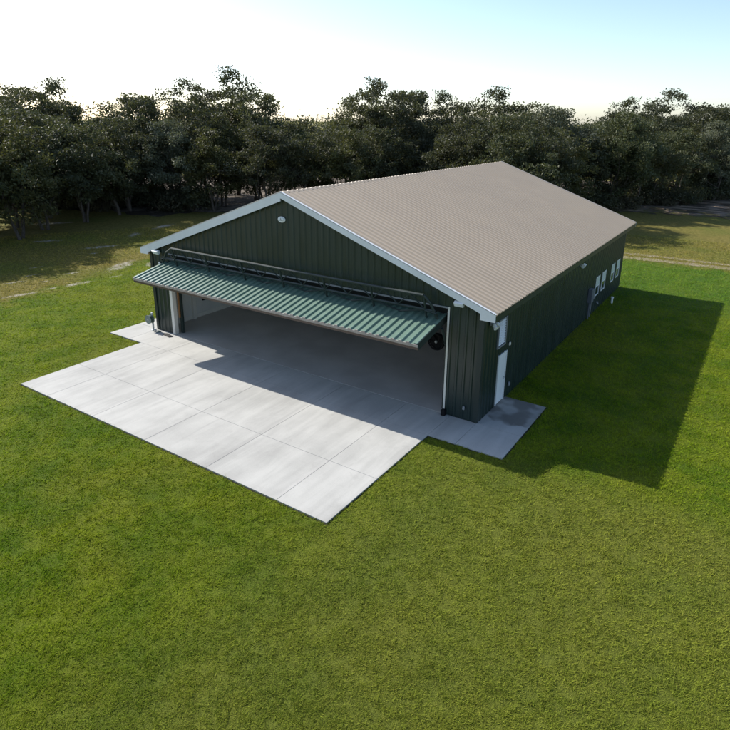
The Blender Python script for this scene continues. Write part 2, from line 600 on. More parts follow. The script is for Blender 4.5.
# corner and base trims
for x, y in ((0, 0), (W, 0), (W, L), (0, L)):
    sx_, sy_ = (1 if x > 0 else -1), (1 if y > 0 else -1)
    m = MB()
    m.obox((x - sx_ * .05, y + sy_ * .028, 2.12), (.19, 0, 0), (0, .036, 0), (0, 0, 4.16))
    m.obox((x + sx_ * .028, y - sy_ * .05 - sy_ * .003, 2.12), (.036, 0, 0), (0, .18, 0), (0, 0, 4.155))
    m.build('corner_trim', M['green_trim'], hangar)

# inner lining: white walls, ceiling, sealed floor
m = MB()
I = 0.16
m.box(I, I + .03, I, L - I, 0.012, 4.30)
m.build('inner_wall', M['liner'], hangar)
m = MB()
m.box(W - I - .03, W - I, I, L - I, 0.012, 4.30)
m.build('inner_wall', M['liner'], hangar)
m = MB()
m.box(I + .03, W - I - .03, L - I - .03, L - I, 0.012, 4.30)
m.build('inner_wall', M['liner'], hangar)
m = MB()
m.box(I + .033, XJ0 - .02, I, I + .03, 0.012, 4.30)
m.build('inner_wall', M['liner'], hangar)
m = MB()
m.box(XJ1 + .02, W - I - .033, I, I + .03, 0.012, 4.30)
m.build('inner_wall', M['liner'], hangar)
m = MB()
m.box(I, W - I, I, L - I, 4.302, 4.36)
m.build('ceiling', M['liner'], hangar)
m = MB()
m.box(0.03, W - 0.03, 0.0, L - .03, GZ - .1, 0.006)
m.build('floor', M['floor'], hangar)
# pale skirting on the left inner wall
m = MB()
m.box(I + .031, I + .05, I + .04, L - .3, .012, .22)
m.build('skirting', M['cream'], hangar)
# inner personnel door on the left wall
m = MB()
m.box(I + .031, I + .055, 0.62, 1.58, .014, 2.12)
dl = m.build('inner_door', M['cream'], hangar)
m = MB()
for a, b, c, d in ((0.60, 0.66, .014, 2.16), (1.54, 1.60, .014, 2.16)):
    m.box(I + .056, I + .075, a, b, c, d)
m.box(I + .056, I + .075, .66, 1.54, 2.10, 2.16)
m.build('frame', M['liner'], dl)
m = MB()
m.box(I + .031, I + .18, 2.12, 2.32, .014, 4.29)
m.build('pilaster', M['cream'], hangar)
m = MB()
m.box(I + .032, I + .12, 2.86, 3.50, .90, 1.10)
m.build('wall_panel', M['black'], hangar, bevel=.01)

# opening trims
m = MB()
m.box(XJ0 - .17, XJ0, -.052, -.036, 0.004, 3.5)
m.box(XJ0, XJ0 + .02, -.052, .17, 0.004, 3.5)
m.build('jamb_trim', M['cream'], hangar)
m = MB()
m.box(XJ1, XJ1 + .055, -.052, -.036, 0.004, HD + .06)
m.box(XJ1 - .02, XJ1, -.052, .17, 0.004, HD)
m.build('jamb_trim', M['cream'], hangar)
m = MB()
m.box(XJ0, XJ1, -.052, -.036, HD, HD + .06)
m.build('header_trim', M['grey'], hangar)
# timber stile and door track just inside the left jamb
m = MB()
m.box(XJ0 + .075, XJ0 + .135, .20, .28, 0.85, 3.6)
m.build('door_stile', M['timber'], hangar)
m = MB()
m.box(XJ0 + .03, XJ0 + .20, .31, .42, 0.012, 3.9)
m.build('door_track', M['steel'], hangar)
m = MB()
m.box(XJ1 - .24, XJ1 - .05, .31, .42, 0.012, 3.9)
m.build('door_track', M['steel'], hangar)
m = MB()
m.box(XJ1 - .02, XJ1 + .14, -.22, -.055, 0.003, 0.24)
m.build('door_stop', M['black'], hangar, bevel=.02)

# roof
UX = Vector((1, 0, 0))
sl_len = (W / 2 + OS) * sqrt(1 + SL * SL)
dR = Vector((1, 0, -SL)).normalized()
dL = Vector((-1, 0, -SL)).normalized()
nR = Vector((SL, 0, 1)).normalized()
nL = Vector((-SL, 0, 1)).normalized()
m = MB()
ridge = Vector((W / 2, 0, ZR))
for d, n in ((dR, nR), (dL, nL)):
    m.ribbed(ridge, Y, d, n, -OF, L + OF, lambda u: [(0.004, sl_len)], h=0.052, bw=.075, tw=.03, phase=.05)
    a, b = ridge - n * .05 + Y * (-OF), ridge - n * .05 + Y * (L + OF)
    m.add([a, b, b + d * sl_len, a + d * sl_len], [(0, 1, 2, 3)])
    for e in (0.0, 1.0):        # eave and verge edges
        pass
    c0, c1 = ridge + d * sl_len + Y * (-OF), ridge + d * sl_len + Y * (L + OF)
    m.add([c0, c1, c1 - n * .05, c0 - n * .05], [(0, 1, 2, 3)])
roof = m.build('roof', M['tan'], hangar)
m = MB()
for d, n in ((dR, nR), (dL, nL)):
    a, b = ridge + n * .012 + Y * (-OF - .01), ridge + n * .012 + Y * (L + OF + .01)
    m.add([a, b, b + d * .10, a + d * .10, a + Z * .012, b + Z * .012], [(4, 5, 2, 3)])
m.build('ridge_cap', M['tan'], roof)
for s in (0, 1):
    sg = 1 if s else -1
    xe = W + OS if s else -OS
    xw = W if s else 0.0
    zt = lambda x: zroof(x) + .012
    dz = .235 if s else .36
    xb = xw - sg * .06
    poly = [(W / 2, zt(W / 2)), (xe, zt(xe)), (xe, ZE - .25), (xb, ZE - .25), (xb, zt(xb) - dz), (W / 2, zt(W / 2) - dz)]
    for (ya, yb) in ((-OF - .03, -OF - .002), (L + OF + .002, L + OF + .03)):
        mm = MB()
        mm.prism(poly, yb - ya, 'y', ya)
        # bent top flange that laps over the roof sheet
        t0, t1 = Vector((W / 2, 0, zt(W / 2))), Vector((xe, 0, zt(xe)))
        fl = .10
        yy0, yy1 = (ya - .004, ya + fl) if ya < 0 else (yb - fl, yb + .004)
        nn = nR if s else nL
        mid = (t0 + t1) / 2 + nn * (.026) + Y * ((yy0 + yy1) / 2)
        mm.obox(mid, (t1 - t0), Y * (yy1 - yy0), nn * .012)
        mm.build('rake_trim', M['white'], roof)
    # eave soffit return, eave trim
    mm = MB()
    x0, x1 = (W + .05, W + OS - .02) if s else (-OS + .02, -.05)
    mm.box(x0, x1, -OF, L + OF, ZE - .262, ZE - .245)
    mm.build('soffit', M['white'], roof)
    mm = MB()
    x0, x1 = (W + OS - .018, W + OS - .003) if s else (-OS + .003, -OS + .018)
    mm.box(x0, x1, -OF, L + OF, ZE - .262, ZE - .06)
    mm.build('eave_trim', M['green_trim'], roof)

# hinged front door, raised: a deep ribbed leaf with steel ribs below and a truss on its upper edge
DX0, DX1 = 1.06, 16.46
F = Vector((0, -1.90, 3.325))
vd = Vector((0, 1, 0.218)).normalized()
nd = vd.cross(-X).normalized()
if nd.z < 0:
    nd = -nd
VL = 2.30
m = MB()
m.ribbed(F, X, vd, nd, DX0, DX1, lambda u: [(0.0, VL)], h=0.052, bw=.085, tw=.05, phase=DX0 + .08)
q0, q1 = F + X * DX0 - nd * .004, F + X * DX1 - nd * .004
m.obox((q0 + q1) / 2 + vd * (VL / 2) - nd * .02, X * (DX1 - DX0), vd * VL, nd * .03)
door = m.build('hangar_door', M['green_lit'], hangar)
m = MB()
c = F + X * ((DX0 + DX1) / 2)
m.obox(c - vd * .012 - nd * .045, X * (DX1 - DX0 + .02), vd * .022, nd * .10)
m.build('edge_trim', M['edge'], door)
# scalloped closure strip that follows the ribs along the front edge
m = MB()
prof = [(DX0, .0)]
x = DX0 + .08
while x < DX1 - .1:
    prof += [(x - .085, .002), (x - .055, .054), (x + .055, .054), (x + .085, .002)]
    x += .305
prof = [q for q in prof if DX0 <= q[0] <= DX1] + [(DX1, .0), (DX1, -.03), (DX0, -.03)]
n_ = len(prof)
vs = [F + X * a - vd * .003 + nd * b for a, b in prof] + [F + X * a - vd * .022 + nd * b for a, b in prof]
for i in range(n_ - 3):
    m.add([vs[i], vs[i + 1], vs[i + 1 + n_], vs[i + n_]], [(0, 1, 2, 3)])
    m.add([vs[i + n_], vs[i + 1 + n_], F + X * prof[i + 1][0] - vd * .022 - nd * .003, F + X * prof[i][0] - vd * .022 - nd * .003], [(0, 1, 2, 3)])
bm_ = MB()
bm_.v, bm_.f = m.v, m.f
m.build('closure_strip', M['edge'], door, weld=True)
m = MB()
m.obox(c + vd * .05 - nd * .155, X * (DX1 - DX0), vd * .10, nd * .12)
m.obox(c + vd * (VL - .06) - nd * .155, X * (DX1 - DX0), vd * .10, nd * .12)
m.build('frame', M['brown'], door)
k = 0
x = DX0 + .06
while x < DX1:
    m = MB()
    m.obox(F + X * x + vd * (VL / 2) - nd * .13, X * .07, vd * (VL - .24), nd * .17)
    m.build('rib', M['brown'], door)
    x += (DX1 - DX0 - .12) / 8
for xx in (DX0 - .006, DX1 + .006):
    m = MB()
    m.obox(F + X * xx + vd * (VL / 2) - nd * .09, X * .012, vd * VL, nd * .25)
    m.build('side_flange', M['steel'], door)
m = MB()
e0 = F + vd * (VL + .06) - nd * .05
m.tube([(DX0 + .1, e0.y, e0.z), (DX1 - .1, e0.y, e0.z)], .075, 10)
m.build('hinge_beam', M['steel'], door)
m = MB()
a0 = Vector((XJ0 + .02, .02, HD + .02))
b0_ = Vector((XJ0 + .02, e0.y - .02, e0.z + .03))
for p_, q_ in ((0, 0),):
    n0 = Vector((0, (b0_ - a0).z, -(b0_ - a0).y)).normalized() * .012
    m.obox((a0 + b0_) / 2 + X * ((XJ1 - XJ0 - .04) / 2), X * (XJ1 - XJ0 - .04), b0_ - a0, n0)
m.build('gap_shade_sheet', M['rubber'], hangar)  # added black sheet standing in for the shade in the door gap
# truss
TT, TB = (-.42, 4.63), (-.24, 4.05)
m = MB()
m.tube([(2.15, TT[0], TT[1]), (15.84, TT[0], TT[1])], .055, 8)
m.build('truss_chord', M['steel'], door)
m = MB()
m.tube([(1.2, TB[0], TB[1]), (16.25, TB[0], TB[1])], .05, 8)
m.build('truss_chord', M['steel'], door)
px = [2.15, 4.43, 6.71, 8.99, 11.27, 13.55, 15.84]
for x in px:
    m = MB()
    m.tube([(x, TT[0], TT[1] - .02), (x, -.14, 3.73)], .045, 8)
    m.build('truss_post', M['steel'], door)
for a, b in zip(px, px[1:]):
    m = MB()
    mid = (a + b) / 2
    m.tube([(a, TB[0] - .03, TB[1]), (mid, -.10, 3.75), (b, TB[0] - .03, TB[1])], .03, 6)
    m.build('truss_web', M['steel'], door)
for a, b in zip(px, px[1:]):
    for k in range(2):
        m = MB()
        xa, xm, xb = a + (b - a) * k / 2, a + (b - a) * (k + .5) / 2, a + (b - a) * (k + 1) / 2
        m.tube([(xa, TB[0] - .04, TB[1] + .02), (xm, TT[0] + .03, TT[1] - .04), (xb, TB[0] - .04, TB[1] + .02)], .024, 6)
        m.build('truss_web', M['steel'], door)
for a, b in ((2.15, 1.15), (15.84, 16.3)):
    m = MB()
    m.tube([(a, TT[0], TT[1]), ((a + b) / 2, -.34, 4.36), (b, -.18, 3.78)], .05, 8)
    m.tube([(a, TB[0] - .05, TB[1] - .02), (b, -.26, 3.98), (b, -.14, 3.76)], .035, 8)
    m.build('truss_end', M['steel'], door)
# pivoting lift arms at both jambs
for xx in (XJ0 + .30, XJ1 - .12):
    m = MB()
    m.tube([(xx, .36, 2.35), (xx, -.25, 3.46)], .05, 8)
    m.tube([(xx, .36, 2.35), (xx, .09, 2.84)], .075, 8)
    m.build('lift_arm', M['steel'], door)

# side door, louvre and windows on the right wall
m = MB()
m.box(W - .03, W + .022, DY0 + .05, DY1 - .05, 0.02, DZ - .05)
sd = m.build('side_door', M['white'], hangar, bevel=.004)
m = MB()
m.box(W - .04, W + .05, DY0, DY0 + .048, 0.004, DZ)
m.box(W - .04, W + .05, DY1 - .048, DY1, 0.004, DZ)
m.box(W - .04, W + .05, DY0 + .048, DY1 - .048, DZ - .048, DZ)
m.build('frame', M['white'], sd)
m = MB()
m.tube([(W + .02, DY1 - .13, 1.0), (W + .075, DY1 - .13, 1.0), (W + .08, DY1 - .25, 1.0)], .013, 8)
m.build('handle', M['grey'], sd)
m = MB()
a, b, z0, z1 = LV
m.box(W - .05, W - .03, a, b, z0, z1)
lv = m.build('louver_vent', M['box'], hangar)
m = MB()
m.box(W + .0, W + .01, (a + b) / 2 - .015, (a + b) / 2 + .015, z0 + .05, z1 - .05)
n = 10
for i in range(n):
    z = z0 + .07 + (z1 - z0 - .14) * (i + .5) / n
    m.obox((W + .012, (a + b) / 2, z), (.05, 0, -.05), (0, b - a - .09, 0), (.005, 0, .005))
m.build('slats', M['white'], lv)
m = MB()
m.box(W - .03, W + .055, a, a + .05, z0, z1)
m.box(W - .03, W + .055, b - .05, b, z0, z1)
m.box(W - .03, W + .055, a + .05, b - .05, z0, z0 + .05)
m.box(W - .03, W + .055, a + .05, b - .05, z1 - .05, z1)
m.build('frame', M['grey'], lv)
for a, b in WIN:
    m = MB()
    zm = (WZ0 + WZ1) / 2
    m.box(W - .04, W + .037, a, a + .055, WZ0, WZ1)
    m.box(W - .04, W + .037, b - .055, b, WZ0, WZ1)
    m.box(W - .04, W + .037, a + .055, b - .055, WZ0, WZ0 + .06)
    m.box(W - .04, W + .037, a + .055, b - .055, WZ1 - .055, WZ1)
    m.box(W - .03, W + .035, a + .055, b - .055, zm - .025, zm + .025)
    wn = m.build('window', M['white'], hangar)
    m = MB()
    m.box(W - .01, W + .012, a + .055, b - .055, WZ0 + .06, zm - .025)
    m.build('pane', M['glass'], wn)
    m = MB()
    m.box(W - .004, W + .020, a + .055, b - .055, zm + .025, WZ1 - .055)
    m.build('blind', M['blind'], wn)

# floodlights on the walls


def flood(c, n, tilt=0.5, w=.34, h=.22):
    """boxy wall pack: back plate, housing, lens; n = outward direction"""
    c, n = Vector(c), Vector(n)
    s = Z.cross(n)
    m = MB()
    m.obox(c + n * .035, s * w * .6, n * .07, Z * h * .7)
    f = (n * cos(tilt) - Z * sin(tilt)).normalized()
    u = s.cross(f)
    m.obox(c + n * .15, s * w, f * .14, u * h)
    fl = m.build('flood_light', M['white'], hangar, bevel=.012)
    m = MB()
    m.obox(c + n * .15 + f * .075, s * w * .86, f * .012, u * h * .8)
    m.build('lens', M['lens'], fl)


flood((0.66, -.03, 4.24), -Y, .5, .44, .19)
flood((17.12, -.03, 4.47), -Y, .5, .36, .17)
flood((W + .03, 12.4, 3.55), X, .5, .30, .2)
# twin spot on the front right corner
m = MB()
m.box(W + .046, W + .09, .50, .66, 3.66, 3.82)
m.tube([(W + .09, .58, 3.74), (W + .22, .46, 3.70)], .028, 8)
m.tube([(W + .09, .58, 3.74), (W + .22, .74, 3.70)], .028, 8)
tw = m.build('twin_spotlight', M['grey'], hangar)
for yy, dy in ((.46, -.4), (.74, .25)):
    m = MB()
    d = Vector((.75, dy, -.55)).normalized()
    c = Vector((W + .22, yy, 3.70))
    m.tube([c - d * .06, c - d * .02, c + d * .05, c + d * .13], [.04, .07, .075, .095], 12)
    m.build('spot_head', M['white'], tw, smooth=False)
# oval bulkhead light on the gable
m = MB()
cx, cz = 8.90, 6.62


def oval(mb, cx, cz, a, b, y0, y1, n=28):
    poly = [(cx + a * cos(2 * pi * k / n), cz + b * sin(2 * pi * k / n)) for k in range(n)]
    mb.prism(poly, y1 - y0, 'y', y0)


oval(m, cx, cz, .20, .125, -.075, -.036)
bl = m.build('bulkhead_light', M['white'], hangar, bevel=.01)
m = MB()
oval(m, cx, cz + .01, .145, .085, -.115, -.076)
m.build('lens', M['lens'], bl, bevel=.015)
m = MB()
m.box(cx - .10, cx + .10, -.13, -.116, cz - .035, cz - .012)
m.box(cx - .012, cx + .012, -.13, -.1165, cz - .011, cz + .07)
m.build('guard', M['grey'], bl)
# little sensor on the left pier
m = MB()
m.box(.66, .76, -.10, -.036, 3.62, 3.72)
m.build('sensor', M['white'], hangar, bevel=.01)
m = MB()
m.box(W + .036, W + .10, 2.90, 3.02, .42, .56)
m.build('outdoor_socket', M['grey'], hangar, bevel=.01)
m = MB()
m.box(W + .036, W + .09, 2.62, 2.74, 2.24, 2.36)
m.build('door_lamp', M['cream'], hangar, bevel=.015)
m = MB()
m.box(17.45, 17.53, -.09, -.036, .42, .56)
m.build('outdoor_socket', M['grey'], hangar, bevel=.01)
# meter cabinet with conduit on the right wall
m = MB()
m.box(W + .036, W + .26, 14.75, 15.25, .95, 1.72)
mc = m.build('meter_box', M['box'], hangar, bevel=.012)
m = MB()
m.box(W + .036, W + .20, 15.32, 15.68, 1.02, 1.60)
m.box(W + .202, W + .215, 15.36, 15.64, 1.06, 1.56)
m.build('breaker_panel', M['grey'], mc)
m = MB()
m.tube([(W + .12, 14.95, .95), (W + .12, 14.95, -.04)], .045, 8)
m.build('conduit', M['box'], mc)
m = MB()
m.tube([(W + .09, 15.5, 1.02), (W + .09, 15.5, -.04)], .03, 8)
m.build('conduit', M['grey'], mc)
m = MB()
m.tube([(W + .03, 17.05, .42), (W + .12, 17.05, .42), (W + .15, 17.05, .34)], .03, 8)
m.obox((W + .10, 17.05, .47), (.10, 0, 0), (0, .08, 0), (0, 0, .015))
m.build('hose_tap', M['grey'], hangar)

# loose things by the hangar
m = MB()
ct = Vector((18.55, 18.95, GZ))
m.tube([ct, ct + Z * .36], .06, 12)
m.tube([ct + Z * .36, ct + Z * .43], [.085, .08], 12)
o = m.build('vent_pipe', M['white'])
o['label'], o['category'] = 'short pale capped pipe standing in the shaded grass below the rear windows', 'pipe'

m = MB()
poly = [(0.92, -.47), (1.50, -.55), (1.60, -.36), (1.02, -.22), (.90, -.30)]
m.prism(poly, .035, 'z', .002)
o = m.build('door_mat', M['rubber'], bevel=.012)
o['label'], o['category'] = 'small black mat on the sunny concrete at the foot of the left door pier', 'mat'

hr = thing('hose_reel', 'pale hose reel on a post at the front left corner of the hangar', 'hose reel', (-.12, -.22, 0))
m = MB()
m.box(-.16, -.08, -.26, -.18, 0.0, .95)
m.box(-.24, 0.0, -.34, -.10, 0.0, .03)
m.build('post', M['white'], hr, bevel=.008)
m = MB()
c = Vector((-.12, -.38, .62))
for yy in (-.10, .10):
    m.tube([c + Y * (yy - .012), c + Y * (yy + .012)], .24, 20)
m.tube([c - Y * .09, c + Y * .09], .08, 12)
m.build('drum', M['reel'], hr)
m = MB()
for j in range(4):
    for rr in (.13, .18):
        pts = [c + Y * (-.07 + .045 * j) + Vector((cos(t), 0, sin(t))) * rr for t in np.linspace(0, 2 * pi, 17)]
        m.tube(pts, .022, 6, cap=False)
pts = [c + Vector((.2, 0, -.05)), c + Vector((.24, -.02, -.35)), c + Vector((.30, -.05, -.59)), c + Vector((.55, -.02, -.60)), c + Vector((.62, .14, -.60)), c + Vector((.35, .2, -.60))]
m.tube(pts, .018, 6)
m.build('hose', M['hose'], hr)
m = MB()
m.tube([c - Y * .115, c - Y * .15, c - Y * .15 + X * .12, c - Y * .22 + X * .12], .012, 6)
m.build('crank', M['grey'], hr)

fan = thing('round_fan', 'round black fan with pale hub inside the opening below the right door corner', 'fan', (15.92, .62, 2.56))
m = MB()
c = Vector((15.92, .62, 2.56))
m.tube([c + Y * .05, c + Y * .10], .30, 28)
for k in range(2):
    pts = [c + Y * (-.06 + .12 * k) + Vector((cos(t), 0, sin(t))) * .31 for t in np.linspace(0, 2 * pi, 33)]
    m.tube(pts, .03, 6, cap=False)
for k in range(12):
    t = 2 * pi * k / 12
    m.tube([c - Y * .06 + Vector((cos(t), 0, sin(t))) * .05, c - Y * .06 + Vector((cos(t), 0, sin(t))) * .31], .006, 5)
m.build('cage', M['black'], fan)
m = MB()
for k in range(5):
    t = 2 * pi * k / 5
    u = Vector((cos(t), 0, sin(t)))
    s = Vector((-sin(t), .35, cos(t))).normalized()
    m.obox(c + u * .16, u * .24, s * .20, u.cross(s) * .006)
m.build('blade', M['black'], fan)
m = MB()
m.tube([c - Y * .09, c - Y * .07, c + Y * .1], [.03, .055, .06], 14)
m.build('hub', M['grey'], fan)
m = MB()
m.tube([c + Y * .12, c + Y * .12 + X * .3, (XJ1 - .145, c.y + .05, c.z)], .022, 6)
m.tube([(XJ1 - .145, c.y + .05, c.z), (XJ1 - .145, .41, c.z)], .022, 6)
m.build('bracket', M['steel'], fan)


# ------------------------------------------------------------------ vegetation
def mesh_np(name, verts, faces, mat):
    """faces: (n,3) or (n,4) array"""
    me = bpy.data.meshes.new(name)
    verts = np.asarray(verts, np.float32)
    faces = np.asarray(faces, np.int32)
    k = faces.shape[1]
    me.vertices.add(len(verts))
    me.vertices.foreach_set('co', verts.ravel())
    me.loops.add(faces.size)
    me.loops.foreach_set('vertex_index', faces.ravel())
    me.polygons.add(len(faces))
    me.polygons.foreach_set('loop_start', np.arange(0, faces.size, k, dtype=np.int32))
    me.polygons.foreach_set('loop_total', np.full(len(faces), k, np.int32))
    me.materials.append(mat)
    me.update(calc_edges=True)
    me.validate()
    return me


def unit(v):
    return v / (np.linalg.norm(v, axis=1, keepdims=True) + 1e-9)


def leaves(centres, sizes, r, up=0.35):
    """rhombic leaf sprays, one quad each"""
    n = len(centres)
    nrm = r.normal(size=(n, 3))
    nrm[:, 2] += up
    nrm = unit(nrm)
    a = unit(np.cross(nrm, r.normal(size=(n, 3))))
    b = np.cross(nrm, a)
    s = sizes[:, None]
    fold = nrm * s * r.uniform(-.15, .15, (n, 1))
    v = np.stack([centres - a * s, centres - b * s * .45 + fold, centres + a * s, centres + b * s * .45 + fold], 1)
    f = np.arange(n * 4).reshape(n, 4)
    return v.reshape(-1, 3), f


def grow_tree(seed, height=11.0, spread=4.2, base=2.6, nclump=90, per=120, leaf=.15, lean=.6, stems=1):
    r = np.random.default_rng(seed)
    mb = MB()
    tips = []

    def branch(p, d, ln, rad, depth):
        pts, rads = [Vector(p)], [rad]
        n = 4
        q = Vector(p)
        dd = Vector(d).normalized()
        for i in range(n):
            dd = (dd + Vector(r.normal(0, .20 if depth else .12, 3)) + Vector((0, 0, .06 if depth < 2 else .02))).normalized()
            q = q + dd * ln / n
            pts.append(q.copy())
            rads.append(rad * (1 - .55 * (i + 1) / n))
        mb.tube(pts, rads, 7 if depth < 2 else 5, cap=False)
        if depth >= 2:
            tips.extend([pts[2], pts[3], pts[4]])
        if depth < 3:
            kids = (4, 3, 3)[depth]
            for k in range(kids):
                at = pts[-1] if k == 0 else pts[2 + (k % 3)]
                ang = r.uniform(0, 2 * pi)
                side = Vector((cos(ang), sin(ang), r.uniform(-.05, .5)))
                nd_ = (dd * (.55 if depth else .45) + side * r.uniform(.6, 1.0)).normalized()
                branch(at, nd_, ln * r.uniform(.62, .85), rads[-1] * .85, depth + 1)
    for s in range(stems):
        a = r.uniform(0, 2 * pi)
        l0 = Vector((cos(a) * lean * .3, sin(a) * lean * .3, 1))
        branch((cos(a) * .25 * (stems > 1), sin(a) * .25 * (stems > 1), -.12), l0, height * .36, height * .022 / sqrt(stems), 0)
    # crown clumps follow the branch tips, plus fill in an uneven envelope
    T = np.array([tuple(t) for t in tips])
    T = T[r.permutation(len(T))][:int(nclump * .55)]
    m = nclump - len(T)
    th = r.uniform(0, 2 * pi, m)
    hh = r.uniform(0, 1, m) ** .8
    env = np.sin(np.clip(hh * .82 + .16, 0, 1) * pi) ** .6
    rr = spread * env * np.sqrt(r.uniform(.15, 1, m)) * (1 + .3 * np.sin(3 * th + seed))
    E = np.stack([rr * np.cos(th), rr * np.sin(th), base + hh * (height - base - .5)], 1)
    C = np.concatenate([T, E])
    C[:, 2] = np.minimum(C[:, 2], height - .3)
    rad = np.hypot(C[:, 0], C[:, 1])
    k = np.minimum(1, spread * 1.15 / np.maximum(rad, 1e-3))
    C[:, 0] *= k
    C[:, 1] *= k
    C[:, 2] = np.maximum(C[:, 2], base * .75)
    cs = r.uniform(.45, .95, len(C))
    P = []
    for c, s in zip(C, cs):
        n = int(per * r.uniform(.6, 1.35))
        g = np.clip(r.normal(size=(n, 3)), -1.7, 1.7) * np.array([s, s, s * .62]) * .62
        P.append(c + g)
    P = np.concatenate(P)
    P[:, 2] = np.maximum(P[:, 2], .3)
    sz = leaf * r.uniform(.55, 1.35, len(P))
    v, f = leaves(P, sz, r)
    return mb, v, f


def tree_proto(name, seed, mat, **kw):
    mb, v, f = grow_tree(seed, **kw)
    tm = bpy.data.meshes.new('trunk')
    tm.from_pydata(mb.v, [], mb.f)
    tm.materials.append(M['bark'])
    for p in tm.polygons:
        p.use_smooth = True
    cm = mesh_np('crown', v, f, mat)
    return name, tm, cm


def plant(proto, x, y, s, rot, label, cat, group, zs=1.0):
    name, tm, cm = proto
    o = bpy.data.objects.new(name, None)
    col.objects.link(o)
    o.location = (x, y, GZ)
    o.rotation_euler = (0, 0, rot)
    o.scale = (s, s, s * zs)
    o['label'], o['category'] = label, cat
    if group:
        o['group'] = group
    for nm, me in (('trunk', tm), ('crown', cm)):
        if me is None:
            continue
        c = bpy.data.objects.new(nm, me)
        col.objects.link(c)
        c.parent = o
    return o


PR = [
    tree_proto('oak_tree', 1, M['leaf'], height=11, spread=4.4, base=2.8, nclump=120, stems=2),
    tree_proto('oak_tree', 2, M['leaf'], height=11.5, spread=4.0, base=2.2, nclump=115),
    tree_proto('oak_tree', 3, M['leaf_mid'], height=10.5, spread=4.6, base=2.4, nclump=125, stems=3),
    tree_proto('oak_tree', 4, M['leaf'], height=12, spread=3.8, base=3.4, nclump=110),
    tree_proto('oak_tree', 5, M['leaf_olive'], height=10.5, spread=4.2, base=1.6, nclump=120, stems=2),
    tree_proto('oak_tree', 6, M['leaf_mid'], height=11.5, spread=4.3, base=3.0, nclump=115, stems=2),
]
PALE = tree_proto('oak_tree', 21, M['leaf_pale'], height=12.2, spread=5.2, base=2.0, nclump=190, per=100, stems=2)
GREEN = tree_proto('oak_tree', 22, M['leaf_mid'], height=12.0, spread=5.0, base=2.2, nclump=170, per=100, stems=2)


def bush_proto(seed, mat, h=1.8, w=1.5, n=26):
    r = np.random.default_rng(seed)
    mb = MB()
    C = []
    for k in range(n):
        a, b = r.uniform(0, 2 * pi), r.uniform(0, 1)
        q = (w * sqrt(b) * cos(a) * .8, w * sqrt(b) * sin(a) * .8, h * r.uniform(.25, .95) * (1 - .4 * b))
        C.append(q)
        if k % 3 == 0:
            mb.tube([(0, 0, -.1), (q[0] * .5, q[1] * .5, q[2] * .45), q], [.035, .025, .008], 5, cap=False)
    P = np.concatenate([np.array(c) + r.normal(size=(60, 3)) * np.array([.30, .30, .22]) for c in C])
    P[:, 2] = np.maximum(P[:, 2], .06)
    v, f = leaves(P, .11 * r.uniform(.6, 1.4, len(P)), r)
    tm = bpy.data.meshes.new('stem')
    tm.from_pydata(mb.v, [], mb.f)
    tm.materials.append(M['bark'])
    return 'shrub', tm, mesh_np('foliage', v, f, mat)


BUSH = [bush_proto(31, M['leaf'], 2.0, 1.6), bush_proto(32, M['leaf_mid'], 1.5, 1.5), bush_proto(33, M['leaf_dry'], 1.3, 1.4), bush_proto(34, M['leaf'], 2.6, 1.7, 34)]

# the line of the wood, its tree rows behind the edge
rr = np.random.default_rng(77)
TREES = EDGE[:10] + [(8.5, 58), (12.5, 65), (16.5, 77), (21, 87), (32, 95), (50, 104), (75, 118)]
seg = []
for (x0, y0), (x1, y1) in zip(TREES, TREES[1:]):
    seg.append((x0, y0, x1, y1, math.hypot(x1 - x0, y1 - y0)))
TOT = sum(s[4] for s in seg)


def along(t):
    for x0, y0, x1, y1, ln in seg:
        if t <= ln:
            k = t / ln
            return x0 + (x1 - x0) * k, y0 + (y1 - y0) * k
        t -= ln
    return seg[-1][2], seg[-1][3]


G_L = ('dark broadleaf tree of the wood left of the hangar, behind the shaded lawn edge', 'trees in the wood left of the hangar')
G_M = ('dark broadleaf tree of the wood behind the hangar roof', 'trees in the wood behind the hangar')
G_R = ('dark broadleaf tree of the wood right of the hangar, beyond the olive rear grass', 'trees in the wood right of the hangar')


def visible(x, y):
    ang = math.degrees(atan2(-(x - 25.54), y + 18.75))
    return -4 < ang < 70


def tree_label(x, y):
    ang = math.degrees(atan2(-(x - 25.54), y + 18.75))     # bearing left of +y from the camera
    u = 365 - 600.8 * math.tan(radians(ang - 33.7))
    return G_L if u < 215 else (G_M if u < 560 else G_R)


